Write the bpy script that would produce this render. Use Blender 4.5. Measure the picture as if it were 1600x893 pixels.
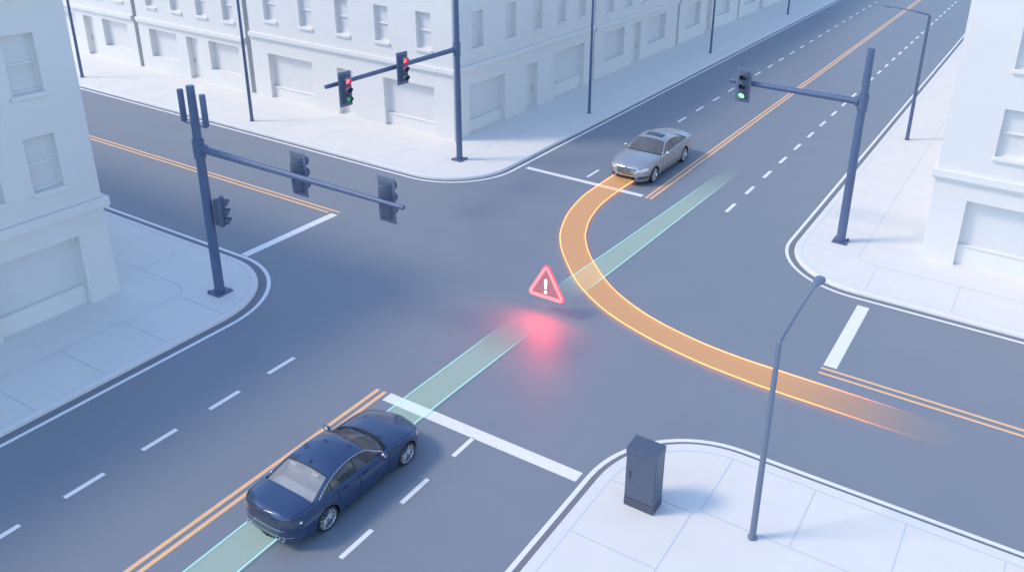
import bpy, bmesh, math, random
from math import sin, cos, pi, radians as R_, sqrt
from mathutils import Vector, Matrix
from mathutils.bvhtree import BVHTree
random.seed(7)
SC = bpy.context.scene
for _o in list(bpy.data.objects): bpy.data.objects.remove(_o)
COL = SC.collection

# ------------------------------------------------------------------ camera
def make_camera():
    yaw, pit, rol, F, cx, cy = R_(-28.41809293), R_(22.58352162), R_(2.34039939), 1344.766, 930.307, 305.445
    f = Vector((sin(yaw)*cos(pit), cos(yaw)*cos(pit), -sin(pit)))
    r = Vector((cos(yaw), -sin(yaw), 0)); u = r.cross(f)
    r2 = cos(rol)*r + sin(rol)*u; u2 = -sin(rol)*r + cos(rol)*u
    m = Matrix(((r2.x, u2.x, -f.x, 0), (r2.y, u2.y, -f.y, 0), (r2.z, u2.z, -f.z, 15.0), (0, 0, 0, 1)))
    cd = bpy.data.cameras.new('camera'); co = bpy.data.objects.new('camera', cd); COL.objects.link(co)
    co.matrix_world = m
    cd.sensor_width = 36; cd.lens = F/1600*36
    cd.shift_x = (800-cx)/1600; cd.shift_y = (cy-446.5)/1600
    cd.clip_start = .1; cd.clip_end = 1500
    SC.camera = co
make_camera()

# ------------------------------------------------------------------ light
SUN_ELEV = 46.0
SUN_DIR = Vector((0.79, 0.61, 0)).normalized()          # direction the shadows fall
W = bpy.data.worlds.new('World'); SC.world = W; W.use_nodes = True
nt = W.node_tree; nt.nodes.clear()
sky = nt.nodes.new('ShaderNodeTexSky'); sky.sky_type = 'NISHITA'; sky.sun_disc = False
sky.sun_elevation = R_(SUN_ELEV); sky.sun_rotation = math.atan2(-SUN_DIR.x, -SUN_DIR.y)
sky.dust_density = .6; sky.ozone_density = 1.6; sky.air_density = 1.0
bg = nt.nodes.new('ShaderNodeBackground'); bg.inputs['Strength'].default_value = 0.15
wo = nt.nodes.new('ShaderNodeOutputWorld')
tint = nt.nodes.new('ShaderNodeVectorMath'); tint.operation = 'MULTIPLY'; tint.inputs[1].default_value = (.99, 1.02, 1.03)
nt.links.new(sky.outputs[0], tint.inputs[0]); nt.links.new(tint.outputs[0], bg.inputs[0]); nt.links.new(bg.outputs[0], wo.inputs[0])
sd = bpy.data.lights.new('sun', 'SUN'); sd.energy = 0.95; sd.angle = R_(12); sd.color = (1.0, .80, .54)
so = bpy.data.objects.new('sun', sd); COL.objects.link(so)
e = R_(SUN_ELEV)
so.rotation_euler = Vector((SUN_DIR.x*cos(e), SUN_DIR.y*cos(e), -sin(e))).to_track_quat('-Z', 'Y').to_euler()
so.location = (-60, -40, 60)
SC.view_settings.view_transform = 'Standard'; SC.view_settings.look = 'None'
SC.view_settings.gamma = 1; SC.view_settings.use_curve_mapping = False
SC.view_settings.exposure = 1.0
SC.cycles.max_bounces = 6; SC.cycles.transparent_max_bounces = 12
SC.cycles.use_denoising = True
SC.cycles.sample_clamp_indirect = 4

# ------------------------------------------------------------------ materials
def pbr(name, col, rough=.6, metal=0., coat=0., spec=.5, noise=0., nscale=4., bump=0., bscale=60., emit=None, estr=0.):
    m = bpy.data.materials.new(name); m.use_nodes = True
    t = m.node_tree; b = t.nodes['Principled BSDF']
    b.inputs['Roughness'].default_value = rough; b.inputs['Metallic'].default_value = metal
    b.inputs['Coat Weight'].default_value = coat; b.inputs['Coat Roughness'].default_value = .06
    b.inputs['Specular IOR Level'].default_value = spec
    b.inputs['Base Color'].default_value = (*col, 1)
    if emit:
        b.inputs['Emission Color'].default_value = (*emit, 1); b.inputs['Emission Strength'].default_value = estr
    if noise or bump:
        tc = t.nodes.new('ShaderNodeTexCoord')
    if noise:
        n = t.nodes.new('ShaderNodeTexNoise'); n.inputs['Scale'].default_value = nscale; n.inputs['Detail'].default_value = 5
        n.inputs['Roughness'].default_value = .6
        t.links.new(tc.outputs['Object'], n.inputs['Vector'])
        r = t.nodes.new('ShaderNodeMapRange'); r.inputs[1].default_value = .3; r.inputs[2].default_value = .7
        r.inputs[3].default_value = 1-noise; r.inputs[4].default_value = 1+noise
        t.links.new(n.outputs['Fac'], r.inputs[0])
        mx = t.nodes.new('ShaderNodeVectorMath'); mx.operation = 'SCALE'
        mx.inputs[0].default_value = col
        t.links.new(r.outputs[0], mx.inputs['Scale']); t.links.new(mx.outputs[0], b.inputs['Base Color'])
    if bump:
        n2 = t.nodes.new('ShaderNodeTexNoise'); n2.inputs['Scale'].default_value = bscale; n2.inputs['Detail'].default_value = 3
        t.links.new(tc.outputs['Object'], n2.inputs['Vector'])
        bp = t.nodes.new('ShaderNodeBump'); bp.inputs['Strength'].default_value = bump; bp.inputs['Distance'].default_value = .02
        t.links.new(n2.outputs['Fac'], bp.inputs['Height']); t.links.new(bp.outputs[0], b.inputs['Normal'])
    return m

def glow(name, col, strength, opacity=1.0, faded=False):
    """light-giving film or tube; opacity follows the film's own 'fade' attribute"""
    m = bpy.data.materials.new(name); m.use_nodes = True
    t = m.node_tree; t.nodes.clear()
    o = t.nodes.new('ShaderNodeOutputMaterial'); em = t.nodes.new('ShaderNodeEmission')
    em.inputs[0].default_value = (*col, 1); em.inputs[1].default_value = strength
    if opacity >= 1 and not faded:
        t.links.new(em.outputs[0], o.inputs[0]); return m
    tr = t.nodes.new('ShaderNodeBsdfTransparent'); mx = t.nodes.new('ShaderNodeMixShader')
    if faded:
        at = t.nodes.new('ShaderNodeAttribute'); at.attribute_name = 'fade'
        mu = t.nodes.new('ShaderNodeMath'); mu.operation = 'MULTIPLY'; mu.inputs[1].default_value = opacity
        t.links.new(at.outputs['Fac'], mu.inputs[0]); t.links.new(mu.outputs[0], mx.inputs[0])
    else: mx.inputs[0].default_value = opacity
    t.links.new(tr.outputs[0], mx.inputs[1]); t.links.new(em.outputs[0], mx.inputs[2]); t.links.new(mx.outputs[0], o.inputs[0])
    return m

def glass(name, tint, alpha, rough=.03):
    m = bpy.data.materials.new(name); m.use_nodes = True
    t = m.node_tree; b = t.nodes['Principled BSDF']
    b.inputs['Base Color'].default_value = (*tint, 1); b.inputs['Roughness'].default_value = rough
    b.inputs['Coat Weight'].default_value = .6; b.inputs['Coat Roughness'].default_value = .02
    b.inputs['Alpha'].default_value = alpha
    return m

M = dict(
    road=pbr('asphalt', (.218, .25, .302), .52, noise=.025, nscale=.5, bump=.10, bscale=90, spec=.45),
    gutter=pbr('gutter', (.185, .205, .245), .6, noise=.03, nscale=2),
    paving=pbr('paving', (.76, .745, .715), .75, noise=.02, nscale=1.3, bump=.05, bscale=40),
    kerb=pbr('kerb_stone', (.75, .745, .74), .7, noise=.03, nscale=3),
    joint=pbr('paving_joint', (.55, .63, .72), .9),  # joint strips; blue-grey tint stands in for shade down in the grooves
    white=pbr('road_paint_white', (.84, .84, .88), .55, noise=.04, nscale=6),
    orange=pbr('road_paint_orange', (.95, .56, .30), .5, noise=.04, nscale=6),
    wall=pbr('painted_plaster', (.745, .735, .72), .8, noise=.015, nscale=.8, bump=.03, bscale=25),
    trim=pbr('painted_trim', (.765, .755, .74), .75, noise=.015, nscale=1.5),
    pane=pbr('blank_pane', (.70, .70, .705), .45, noise=.02, nscale=1.2),
    roof=pbr('roof_felt', (.42, .43, .46), .9),
    metal=pbr('painted_steel', (.098, .142, .250), .40, metal=0., noise=.08, nscale=5),
    metal2=pbr('painted_steel_pale', (.15, .19, .275), .42, metal=0., noise=.05, nscale=5),
    housing=pbr('signal_housing', (.09, .115, .18), .5, noise=.06, nscale=8),
    backplate=pbr('signal_backplate', (.15, .185, .27), .5, noise=.05, nscale=8),
    darklens=pbr('unlit_lens', (.012, .014, .022), .2, coat=.5),
    cab=pbr('cabinet_paint', (.088, .112, .172), .38, noise=.05, nscale=4),
    cabdark=pbr('cabinet_plinth', (.072, .090, .135), .6),
    rubber=pbr('tyre_rubber', (.018, .019, .024), .75),
    alloy=pbr('alloy_rim', (.58, .60, .66), .25, metal=.9),
    chrome=pbr('chrome', (.80, .82, .86), .12, metal=1.),
    black=pbr('black_trim', (.012, .013, .018), .5),
    seam=pbr('panel_gap', (.008, .010, .018), .8),
    cabin=pbr('cabin_lining', (.10, .10, .12), .8),
    seat=pbr('seat_leather', (.40, .385, .38), .6),
    lampglass=pbr('lamp_lens', (.88, .90, .94), .12, coat=1.),
    tailglass=pbr('tail_lens', (.065, .07, .115), .15, coat=1.),
    plate=pbr('blank_plate', (.62, .64, .68), .5),
)
M['red_on'] = glow('lit_red', (1, .035, .04), 7)
M['green_on'] = glow('lit_green', (.17, 1, .24), 1.7)
M['green_dim'] = pbr('dim_green', (.01, .12, .03), .2, emit=(.02, .8, .12), estr=.35)
M['amber_off'] = pbr('amber_off', (.10, .05, .06), .25)

# ------------------------------------------------------------------ helpers
def tag(o, label=None, cat=None, group=None, kind=None):
    if label: o['label'] = label
    if cat: o['category'] = cat
    if group: o['group'] = group
    if kind: o['kind'] = kind
    return o
def empty(name, loc=(0, 0, 0), rz=0.):
    o = bpy.data.objects.new(name, None); o.empty_display_size = .3
    COL.objects.link(o); o.location = loc; o.rotation_euler = (0, 0, rz); return o
def copy_tree(o, parent=None):
    c = o.copy(); COL.objects.link(c)
    if parent: c.parent = parent
    for ch in list(o.children): copy_tree(ch, c)
    return c

class MB:
    """collects faces with material slots, then links them as one mesh object"""
    def __init__(s): s.v = []; s.f = []; s.mi = []; s.sm = []
    def add(s, vs, fs, mi=0, smooth=False):
        n = len(s.v); s.v += [Vector(p) for p in vs]
        for f in fs: s.f.append([i+n for i in f]); s.mi.append(mi); s.sm.append(smooth)
        return s
    def quad(s, a, b, c, d, mi=0): return s.add([a, b, c, d], [(0, 1, 2, 3)], mi)
    def box(s, lo, hi, mi=0, bev=0., mat=None):
        bm = bmesh.new(); bmesh.ops.create_cube(bm, size=1)
        lo = Vector(lo); hi = Vector(hi)
        for v in bm.verts: v.co = Vector([lo[i]+(hi[i]-lo[i])*(v.co[i]+.5) for i in range(3)])
        if bev: bmesh.ops.bevel(bm, geom=bm.edges[:], offset=bev, segments=2, affect='EDGES', profile=.5)
        return s.frombm(bm, mi, mat, smooth=False)
    def frombm(s, bm, mi=0, mat=None, smooth=False):
        bm.verts.index_update()
        vs = [(mat @ v.co) if mat else v.co.copy() for v in bm.verts]
        s.add(vs, [[v.index for v in f.verts] for f in bm.faces], mi, smooth); bm.free(); return s
    def tube(s, pts, rad, n=12, mi=0, cap=True, smooth=True, flat=1.):
        pts = [Vector(p) for p in pts]; N = len(pts)
        rads = rad if isinstance(rad, (list, tuple)) else [rad]*N
        vs = []; up = None
        for i, p in enumerate(pts):
            d = (pts[min(i+1, N-1)]-pts[max(i-1, 0)]).normalized()
            if up is None: up = Vector((0, 0, 1)) if abs(d.z) < .9 else Vector((0, 1, 0))
            x = d.cross(up).normalized(); y = x.cross(d).normalized(); up = y
            vs += [p+(x*cos(2*pi*k/n)+y*sin(2*pi*k/n)*flat)*rads[i] for k in range(n)]
        fs = [(i*n+k, i*n+(k+1) % n, (i+1)*n+(k+1) % n, (i+1)*n+k) for i in range(N-1) for k in range(n)]
        s.add(vs, fs, mi, smooth)
        if cap:
            s.add(vs[:n], [tuple(range(n))[::-1]], mi); s.add(vs[-n:], [tuple(range(n))], mi)
        return s
    def ring(s, pts, rad, n=8, mi=0):
        pts = [Vector(p) for p in pts]; N = len(pts); vs = []
        nrm = (pts[1]-pts[0]).cross(pts[N//3]-pts[0]).normalized()
        for i, p in enumerate(pts):
            d = (pts[(i+1) % N]-pts[i-1]).normalized(); x = d.cross(nrm).normalized()
            vs += [p+(x*cos(2*pi*k/n)+nrm*sin(2*pi*k/n))*rad for k in range(n)]
        fs = [(i*n+k, i*n+(k+1) % n, ((i+1) % N)*n+(k+1) % n, ((i+1) % N)*n+k) for i in range(N) for k in range(n)]
        return s.add(vs, fs, mi, True)
    def lathe(s, prof, axis='z', n=32, c=(0, 0, 0), mi=0, smooth=True):
        vs = []; c = Vector(c)
        for (r, h) in prof:
            for k in range(n):
                a = 2*pi*k/n; p = (r*cos(a), r*sin(a), h) if axis == 'z' else (h, r*cos(a), r*sin(a)) if axis == 'x' else (r*cos(a), h, r*sin(a))
                vs.append(c+Vector(p))
        fs = [(i*n+k, i*n+(k+1) % n, (i+1)*n+(k+1) % n, (i+1)*n+k) for i in range(len(prof)-1) for k in range(n)]
        return s.add(vs, fs, mi, smooth)
    def build(s, name, mats, parent=None, fix=True, sharp=None, loc=None, merge=False):
        me = bpy.data.meshes.new(name)
        me.from_pydata([tuple(v) for v in s.v], [], s.f)
        for m in (mats if isinstance(mats, (list, tuple)) else [mats]): me.materials.append(m)
        for p, mi, sm in zip(me.polygons, s.mi, s.sm): p.material_index = mi; p.use_smooth = sm
        if fix or merge:
            bm = bmesh.new(); bm.from_mesh(me)
            if merge: bmesh.ops.remove_doubles(bm, verts=bm.verts, dist=1e-5)
            if fix: bmesh.ops.recalc_face_normals(bm, faces=bm.faces)
            bm.to_mesh(me); bm.free()
        if sharp: me.set_sharp_from_angle(angle=R_(sharp))
        o = bpy.data.objects.new(name, me); COL.objects.link(o)
        if parent: o.parent = parent
        if loc: o.location = loc
        return o

def interp(keys, x):
    """monotone cubic through (x, y) keys"""
    ks = sorted(keys)
    if x <= ks[0][0]: return ks[0][1]
    if x >= ks[-1][0]: return ks[-1][1]
    n = len(ks); d = [(ks[i+1][1]-ks[i][1])/(ks[i+1][0]-ks[i][0]) for i in range(n-1)]
    m = [d[0]]+[0 if d[i-1]*d[i] <= 0 else 2*d[i-1]*d[i]/(d[i-1]+d[i]) for i in range(1, n-1)]+[d[-1]]
    for i in range(n-1):
        if x <= ks[i+1][0]:
            h = ks[i+1][0]-ks[i][0]; t = (x-ks[i][0])/h
            return ((2*t**3-3*t*t+1)*ks[i][1]+(t**3-2*t*t+t)*h*m[i]+(-2*t**3+3*t*t)*ks[i+1][1]+(t**3-t*t)*h*m[i+1])
def catmull(pts, per=10):
    P = [Vector(p) for p in pts]; P = [2*P[0]-P[1]]+P+[2*P[-1]-P[-2]]; out = []
    for i in range(1, len(P)-2):
        for k in range(per):
            t = k/per; a, b, c, d = P[i-1:i+3]
            out.append(.5*((2*b)+(c-a)*t+(2*a-5*b+4*c-d)*t*t+(3*b-a-3*c+d)*t**3))
    return out+[P[-2]]
def resample(pts, n):
    L = [0]
    for a, b in zip(pts, pts[1:]): L.append(L[-1]+(b-a).length)
    out = []; j = 0
    for i in range(n):
        t = L[-1]*i/(n-1)
        while j < len(L)-2 and L[j+1] < t: j += 1
        f = (t-L[j])/max(L[j+1]-L[j], 1e-9); out.append(pts[j].lerp(pts[j+1], min(f, 1)))
    return out

# ------------------------------------------------------------------ ground, kerbs, markings
g = MB(); S = 320
g.quad((-S, -S, 0), (S, -S, 0), (S, S, 0), (-S, S, 0)); tag(g.build('road', M['road'], fix=False), kind='structure')
ZP = .13
CORN = dict(SW=(-21.62, 19.0, -1, -1, 3.5), SE=(-8.2, 18.46, 1, -1, 3.05), NE=(-8.15, 28.68, 1, 1, 3.4), NW=(-22.0, 28.70, -1, 1, 3.4))
FAR = dict(SW=(-130, -60), SE=(60, -40), NE=(90, 190), NW=(-150, 190))
def cpath(k, off, n=16):
    xe, ye, sx, sy, R = CORN[k]; fx, fy = FAR[k]; r = max(R-off, .02); c = Vector((xe+sx*R, ye+sy*R))
    pts = [Vector((fx, ye+sy*off))] if off <= R else [Vector((fx, ye+sy*off))]
    if off < R:
        for i in range(n+1):
            a = pi/2*i/n; pts.append(Vector((c.x-sx*r*sin(a), c.y-sy*r*cos(a))))
    else: pts.append(Vector((xe+sx*off, ye+sy*off)))
    pts.append(Vector((xe+sx*off, fy))); return pts
def strip(mb, A, B, za, zb=None, mi=0):
    zb = za if zb is None else zb
    for i in range(len(A)-1):
        mb.quad((*A[i], za), (*A[i+1], za), (*B[i+1], zb), (*B[i], zb), mi)
lines = MB()
for k in CORN:
    xe, ye, sx, sy, R = CORN[k]; fx, fy = FAR[k]
    # pavement slab top
    j = cpath(k, .60); top = MB()
    poly = [(*p, ZP) for p in j]+[(fx, fy, ZP)]
    top.add(poly, [tuple(range(len(poly)))])
    jt = 1; w = .014
    strip(top, cpath(k, 2.8-w), cpath(k, 2.8+w), ZP+.004, mi=1)
    ax = dict(SW=[-24.9-2.245*i for i in range(1, 40)], SE=[-5.25+2.2*i for i in range(0, 20)], NE=[-4.5+3.0*i for i in range(0, 20)], NW=[-25.25-2.48*i for i in range(0, 40)])[k]
    ay = dict(SW=[15.7-2.02*i for i in range(0, 25)], SE=[15.5-2.02*i for i in range(0, 20)], NE=[31.9+2.35*i for i in range(0, 50)], NW=[32.3+2.45*i for i in range(0, 50)])[k]
    for x in ax:
        y0, y1 = ye+sy*.62, ye+sy*(2.8-w)
        top.quad((x-w, y0, ZP+.004), (x+w, y0, ZP+.004), (x+w, y1, ZP+.004), (x-w, y1, ZP+.004), 1)
    for y in ay:
        x0, x1 = xe+sx*.62, xe+sx*(2.8-w)
        top.quad((x0, y-w, ZP+.004), (x1, y-w, ZP+.004), (x1, y+w, ZP+.004), (x0, y+w, ZP+.004), 1)
    tag(top.build('sidewalk', [M['paving'], M['joint']], fix=False), kind='structure')
    kb = MB(); koff = dict(SE=.25, SW=.35, NE=.30, NW=.26)[k]
    a0, a1, a2, a3, a4 = cpath(k, koff), cpath(k, koff+.015), cpath(k, koff+.05), cpath(k, .572), cpath(k, .60)
    strip(kb, a0, a1, 0, ZP-.035); strip(kb, a1, a2, ZP-.035, ZP+.002); strip(kb, a2, a3, ZP+.002, ZP+.002); strip(kb, a3, a4, ZP+.001, ZP+.001, 1)
    tag(kb.build('kerb', [M['kerb'], M['joint']], fix=False), kind='structure')
    strip(lines, cpath(k, -.065), cpath(k, .065), .008)
    gt = MB(); strip(gt, cpath(k, .0), cpath(k, koff+.01), .004); tag(gt.build('gutter', M['gutter'], fix=False), kind='structure')
tag(lines.build('edge_line', M['white'], fix=False), kind='structure')

def rect(mb, x0, x1, y0, y1, z=.004): mb.quad((x0, y0, z), (x1, y0, z), (x1, y1, z), (x0, y1, z))
d = MB()
for i in range(-12, 4):
    y = 8.2+2.01*(i-0); 
    rect(d, -11.66, -11.53, y, min(y+1.0, 15.1))
    y = 8.18+2.03*i
    if y < 15: rect(d, -18.55, -18.41, y, y+1.0)
for i in range(0, 60):
    y = 33.36+2.49*i
    rect(d, -11.56, -11.40, y, y+1.1)
    y = 33.5+2.64*i
    rect(d, -18.68, -18.55, y, y+1.15)
tag(d.build('lane_marking', M['white'], fix=False), kind='structure')
d = MB()
rect(d, -14.79, -8.4, 15.08, 15.46); rect(d, -21.66, -15.36, 32.76, 33.05)
rect(d, -25.42, -25.06, 19.1, 23.72); rect(d, -4.48, -4.06, 23.74, 28.2)
tag(d.build('stop_line', M['white'], fix=False), kind='structure')
d = MB()
for x in (-15.22, -14.97): rect(d, x-.06, x+.06, -60, 15.42)
for x in (-15.13, -14.90): rect(d, x-.06, x+.06, 32.74, 190)
rect(d, -130, -25.15, 23.95-.055, 23.95+.055, .008); rect(d, -130, -25.55, 23.70-.055, 23.70+.055, .008)
rect(d, -4.5, 60, 23.27-.05, 23.27+.05); rect(d, -4.5, 60, 23.56-.05, 23.56+.05)
tag(d.build('centre_line', M['orange'], fix=False), kind='structure')

# ------------------------------------------------------------------ buildings
class Face:
    """one facade: maps (u along, z up, d out of the wall) to the scene"""
    def __init__(s, o, u, n): s.o = Vector(o); s.u = Vector(u); s.n = Vector(n)
    def __call__(s, u, z, d=0.): p = s.o+s.u*u+s.n*d; return Vector((p.x, p.y, z))
    def box(s, mb, u0, u1, z0, z1, d0, d1, mi=0, bev=0.):
        m = Matrix(((s.u.x, s.n.x, 0, s.o.x), (s.u.y, s.n.y, 0, s.o.y), (0, 0, 1, 0), (0, 0, 0, 1)))
        mb.box((u0, d0, z0), (u1, d1, z1), mi, bev, m)
def facade(mb, F, u0, u1, z0, z1, ops):
    us = sorted({u0, u1, *[o[0] for o in ops], *[o[1] for o in ops]}); zs = sorted({z0, z1, *[o[2] for o in ops], *[o[3] for o in ops]})
    us = [u for u in us if u0 <= u <= u1]
    for a, b in zip(us, us[1:]):
        for c, e_ in zip(zs, zs[1:]):
            um, zm = (a+b)/2, (c+e_)/2
            if any(o[0] < um < o[1] and o[2] < zm < o[3] for o in ops): continue
            mb.quad(F(a, c), F(b, c), F(b, e_), F(a, e_))
    for (a, b, c, e_, dp) in ops:
        mb.quad(F(a, c), F(a, e_), F(a, e_, -dp), F(a, c, -dp)); mb.quad(F(b, c), F(b, e_), F(b, e_, -dp), F(b, c, -dp))
        mb.quad(F(a, e_), F(b, e_), F(b, e_, -dp), F(a, e_, -dp)); mb.quad(F(a, c), F(b, c), F(b, c, -dp), F(a, c, -dp))
def add_window(F, root, u0, u1, z0, z1, dp=.27):
    w = MB(); t = .055; zm = (z0+z1)/2
    F.box(w, u0, u0+t, z0, z1, -dp, -dp+.07); F.box(w, u1-t, u1, z0, z1, -dp, -dp+.07)
    F.box(w, u0+t, u1-t, z1-t, z1, -dp, -dp+.07); F.box(w, u0+t, u1-t, z0, z0+t*1.2, -dp, -dp+.06)
    F.box(w, u0+t, u1-t, zm-.035, zm+.035, -dp, -dp+.10, bev=.008)
    o = w.build('window', M['trim'], root)
    p = MB(); p.quad(F(u0, z0, -dp+.012), F(u1, z0, -dp+.012), F(u1, zm, -dp+.012), F(u0, zm, -dp+.012))
    p.quad(F(u0, zm, -dp+.04), F(u1, zm, -dp+.04), F(u1, z1, -dp+.04), F(u0, z1, -dp+.04))
    p.build('pane', M['pane'], o)
    s = MB(); F.box(s, u0-.06, u1+.06, z0-.14, z0-.003, -.003, .10, bev=.015); s.build('sill', M['trim'], o)
def add_shop(F, root, u0, u1, z0, z1, sill, dp):
    w = MB(); t = .06
    if sill > z0+.1:
        F.box(w, u0+.003, u1-.003, z0, sill-.06, -dp-.1, -dp+.12, bev=.006)
        F.box(w, u0+.003, u1-.003, sill-.057, sill, -dp-.1, -dp+.17, bev=.012); b = sill
    else: b = z0
    F.box(w, u0, u0+t, b, z1, -dp-.02, -dp+.05); F.box(w, u1-t, u1, b, z1, -dp-.02, -dp+.05); F.box(w, u0+t, u1-t, z1-t, z1, -dp-.02, -dp+.05)
    o = w.build('shop_window', M['trim'], root)
    p = MB(); p.quad(F(u0, z0, -dp+.004), F(u1, z0, -dp+.004), F(u1, z1, -dp+.004), F(u0, z1, -dp+.004)); p.build('pane', M['pane'], o)
def add_door(F, root, u0, u1, z0, z1, dp):
    w = MB(); t = .07
    F.box(w, u0, u0+t, z0, z1, -dp, -dp+.05); F.box(w, u1-t, u1, z0, z1, -dp, -dp+.05); F.box(w, u0+t, u1-t, z1-t, z1, -dp, -dp+.05)
    w.quad(F(u0, z0, -dp+.004), F(u1, z0, -dp+.004), F(u1, z1, -dp+.004), F(u0, z1, -dp+.004))
    F.box(w, u0+t, u1-t, z0, z0+.08, -dp+.006, -dp+.12)
    o = w.build('door', M['trim'], root)
    h = MB(); h.tube([F(u1-.16, z0+.95, -dp+.05), F(u1-.16, z0+1.25, -dp+.05)], .016, 6); h.build('handle', M['metal2'], o)
def building(label, faces, corners, h, cor, wz, group=None, name='building', gap=0):
    """faces: list of (Face, length, shops, doors, window u-pairs, extra ends of the cornice)"""
    root = empty(name, (corners[0][0], corners[0][1], 0)); tag(root, label, 'building', group)
    inv = Vector(root.location)
    kids = []
    wm = MB()
    sub = empty('tmp')
    for (F, L, shops, doors, wins, e0, e1) in faces:
        ops = [(a, b, z0, z1, .34) for (a, b, z0, z1, s) in shops]+[(a, b, ZP-.01, z1, .34) for (a, b, z1) in doors]
        for (z0, z1) in wz: ops += [(a, b, z0, z1, .27) for (a, b) in wins]
        facade(wm, F, 0, L, 0, h, ops)
        if gap: wm.quad(F(L, 0, -gap), F(L+.405, 0, -gap), F(L+.405, h-.4, -gap), F(L, h-.4, -gap)); wm.quad(F(L, 0), F(L, 0, -gap), F(L, h-.4, -gap), F(L, h-.4))
        cm = MB(); pm = MB()
        F.box(cm, -e0, L+e1, cor[0], cor[0]+.09, 0, .10, bev=.012); F.box(cm, -e0, L+e1, cor[0]+.093, cor[1], 0, .17, bev=.03)
        F.box(pm, -e0, L+e1, h-.55, h-.2, 0, .25, bev=.03); F.box(pm, -e0, L+e1, h-.197, h+.05, 0, .34, bev=.02)
        cm.build('cornice', M['trim'], sub); pm.build('parapet', M['trim'], sub)
        for (a, b, z0, z1, s) in shops: add_shop(F, sub, a, b, z0, z1, s, .34)
        for (a, b, z1) in doors: add_door(F, sub, a, b, ZP-.01, z1, .34)
        for (z0, z1) in wz:
            for (a, b) in wins: add_window(F, sub, a, b, z0, z1)
    # remaining side walls follow the footprint; corners listed anticlockwise, walls flagged
    n = len(corners)
    for i in range(n):
        if corners[i][2]: 
            a, b = corners[i], corners[(i+1) % n]
            wm.quad((a[0], a[1], 0), (b[0], b[1], 0), (b[0], b[1], h), (a[0], a[1], h))
    wm.build('wall', M['wall'], sub, fix=False, merge=True)
    r = MB(); r.add([(c[0], c[1], h-.3) for c in corners], [tuple(range(n))]); r.build('roof', M['roof'], sub)
    for o in list(sub.children):
        o.parent = root; o.matrix_parent_inverse = Matrix.Translation(-inv)
    bpy.data.objects.remove(sub)
    return root
H = 10.8
WZ = [(4.70, 6.57), (7.78, 9.60)]
# corner block, far left of the junction: south front (u runs west) and east front (u runs north)
XE, YS = -26.7, 33.72
fs = Face((XE, YS, 0), (-1, 0, 0), (0, -1, 0)); fe = Face((XE, YS, 0), (0, 1, 0), (1, 0, 0))
X = lambda a, b: (XE-b, XE-a)          # absolute x pair to u
Yv = lambda a, b: (a-YS, b-YS)
building('white corner building between the two streets, behind the red mast arm signals',
    [(fs, XE+41.45, [(*X(-40.15, -36.65), ZP-.02, 2.77, .8), (*X(-31.4, -27.95), ZP-.02, 2.77, .8)], [(*X(-34.75, -33.6), 2.77)],
      [X(a, a+.96) for a in (-40.1, -37.32, -34.57, -31.8, -28.99)], .17, 0),
     (fe, 48.25-YS, [(*Yv(35.05, 38.3), ZP-.02, 2.78, .8), (*Yv(43.5, 47.1), ZP-.02, 2.95, .9)], [(*Yv(40.45, 41.62), 2.8)],
      [Yv(a, a+.98) for a in (35.35, 38.4, 41.12, 43.73, 46.13)], 0, 0)],
    [(XE, YS, 0), (XE, 48.25, 1), (XE-14, 48.25, 1), (XE-14, 46, 1), (-41.45, 46, 1), (-41.45, YS, 0)], H, (3.55, 3.9), WZ, 'white buildings along the streets', gap=.22)
def row_south(x1, label):
    F = Face((x1, YS, 0), (-1, 0, 0), (0, -1, 0)); L = 10.4-.4
    building(label, [(F, L, [(.75, 3.4, 1.0, 2.78, 1.0), (6.35, 9.0, 1.0, 2.78, 1.0)], [(4.38, 5.45, 2.77)],
        [(a, a+.95) for a in (.85, 3.2, 5.55, 7.95)], 0, 0)],
        [(x1, YS, 0), (x1, 46, 1), (x1-L, 46, 1), (x1-L, YS, 0)][::1] if False else [(x1-L, YS, 0), (x1, YS, 1), (x1, 46, 1), (x1-L, 46, 1)],
        H-.6, (3.06, 3.42), [(4.22, 6.02), (7.2, 9.0)], 'white buildings along the streets', gap=.22)
row_south(-41.85, 'white building with two shop windows and a door, just left of the corner building')
row_south(-52.25, 'white building at the upper left edge, behind the leftmost lamp post')
row_south(-62.65, 'white building farthest left along the cross street, mostly hidden by the blue shaded building')
row_south(-73.05, 'white building at the end of the cross street row')
XF = -26.85
def row_east(y0, L, shops, door, wins, label):
    F = Face((XF, y0, 0), (0, 1, 0), (1, 0, 0))
    building(label, [(F, L, [(a-y0, b-y0, 1.1, 3.0, 1.1) for a, b in shops], [(door[0]-y0, door[1]-y0, 3.0)],
        [(a-y0, b-y0) for a, b in wins], 0, 0)],
        [(XF, y0, 0), (XF, y0+L, 1), (XF-13, y0+L, 1), (XF-13, y0, 1)], H-.6, (3.38, 3.72), [(4.36, 6.2), (7.4, 9.2)], 'white buildings along the streets', gap=.22)
for i, lab in enumerate(('shaded white building next after the corner building along the main road',
                         'shaded white building second after the corner building along the main road',
                         'shaded white building third after the corner building, above the mid road',
                         'shaded white building farthest up the main road at the top edge',
                         'white building beyond the top edge on the main road')):
    o = 13.55*i
    row_east(48.65+o, 13.15, [(49.95+o, 52.9+o), (56.6+o, 59.65+o)], (54.08+o, 55.5+o),
             [(50.08+o, 51.15+o), (52.78+o, 53.85+o), (55.5+o, 56.6+o), (58.2+o, 59.25+o)], lab)
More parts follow.
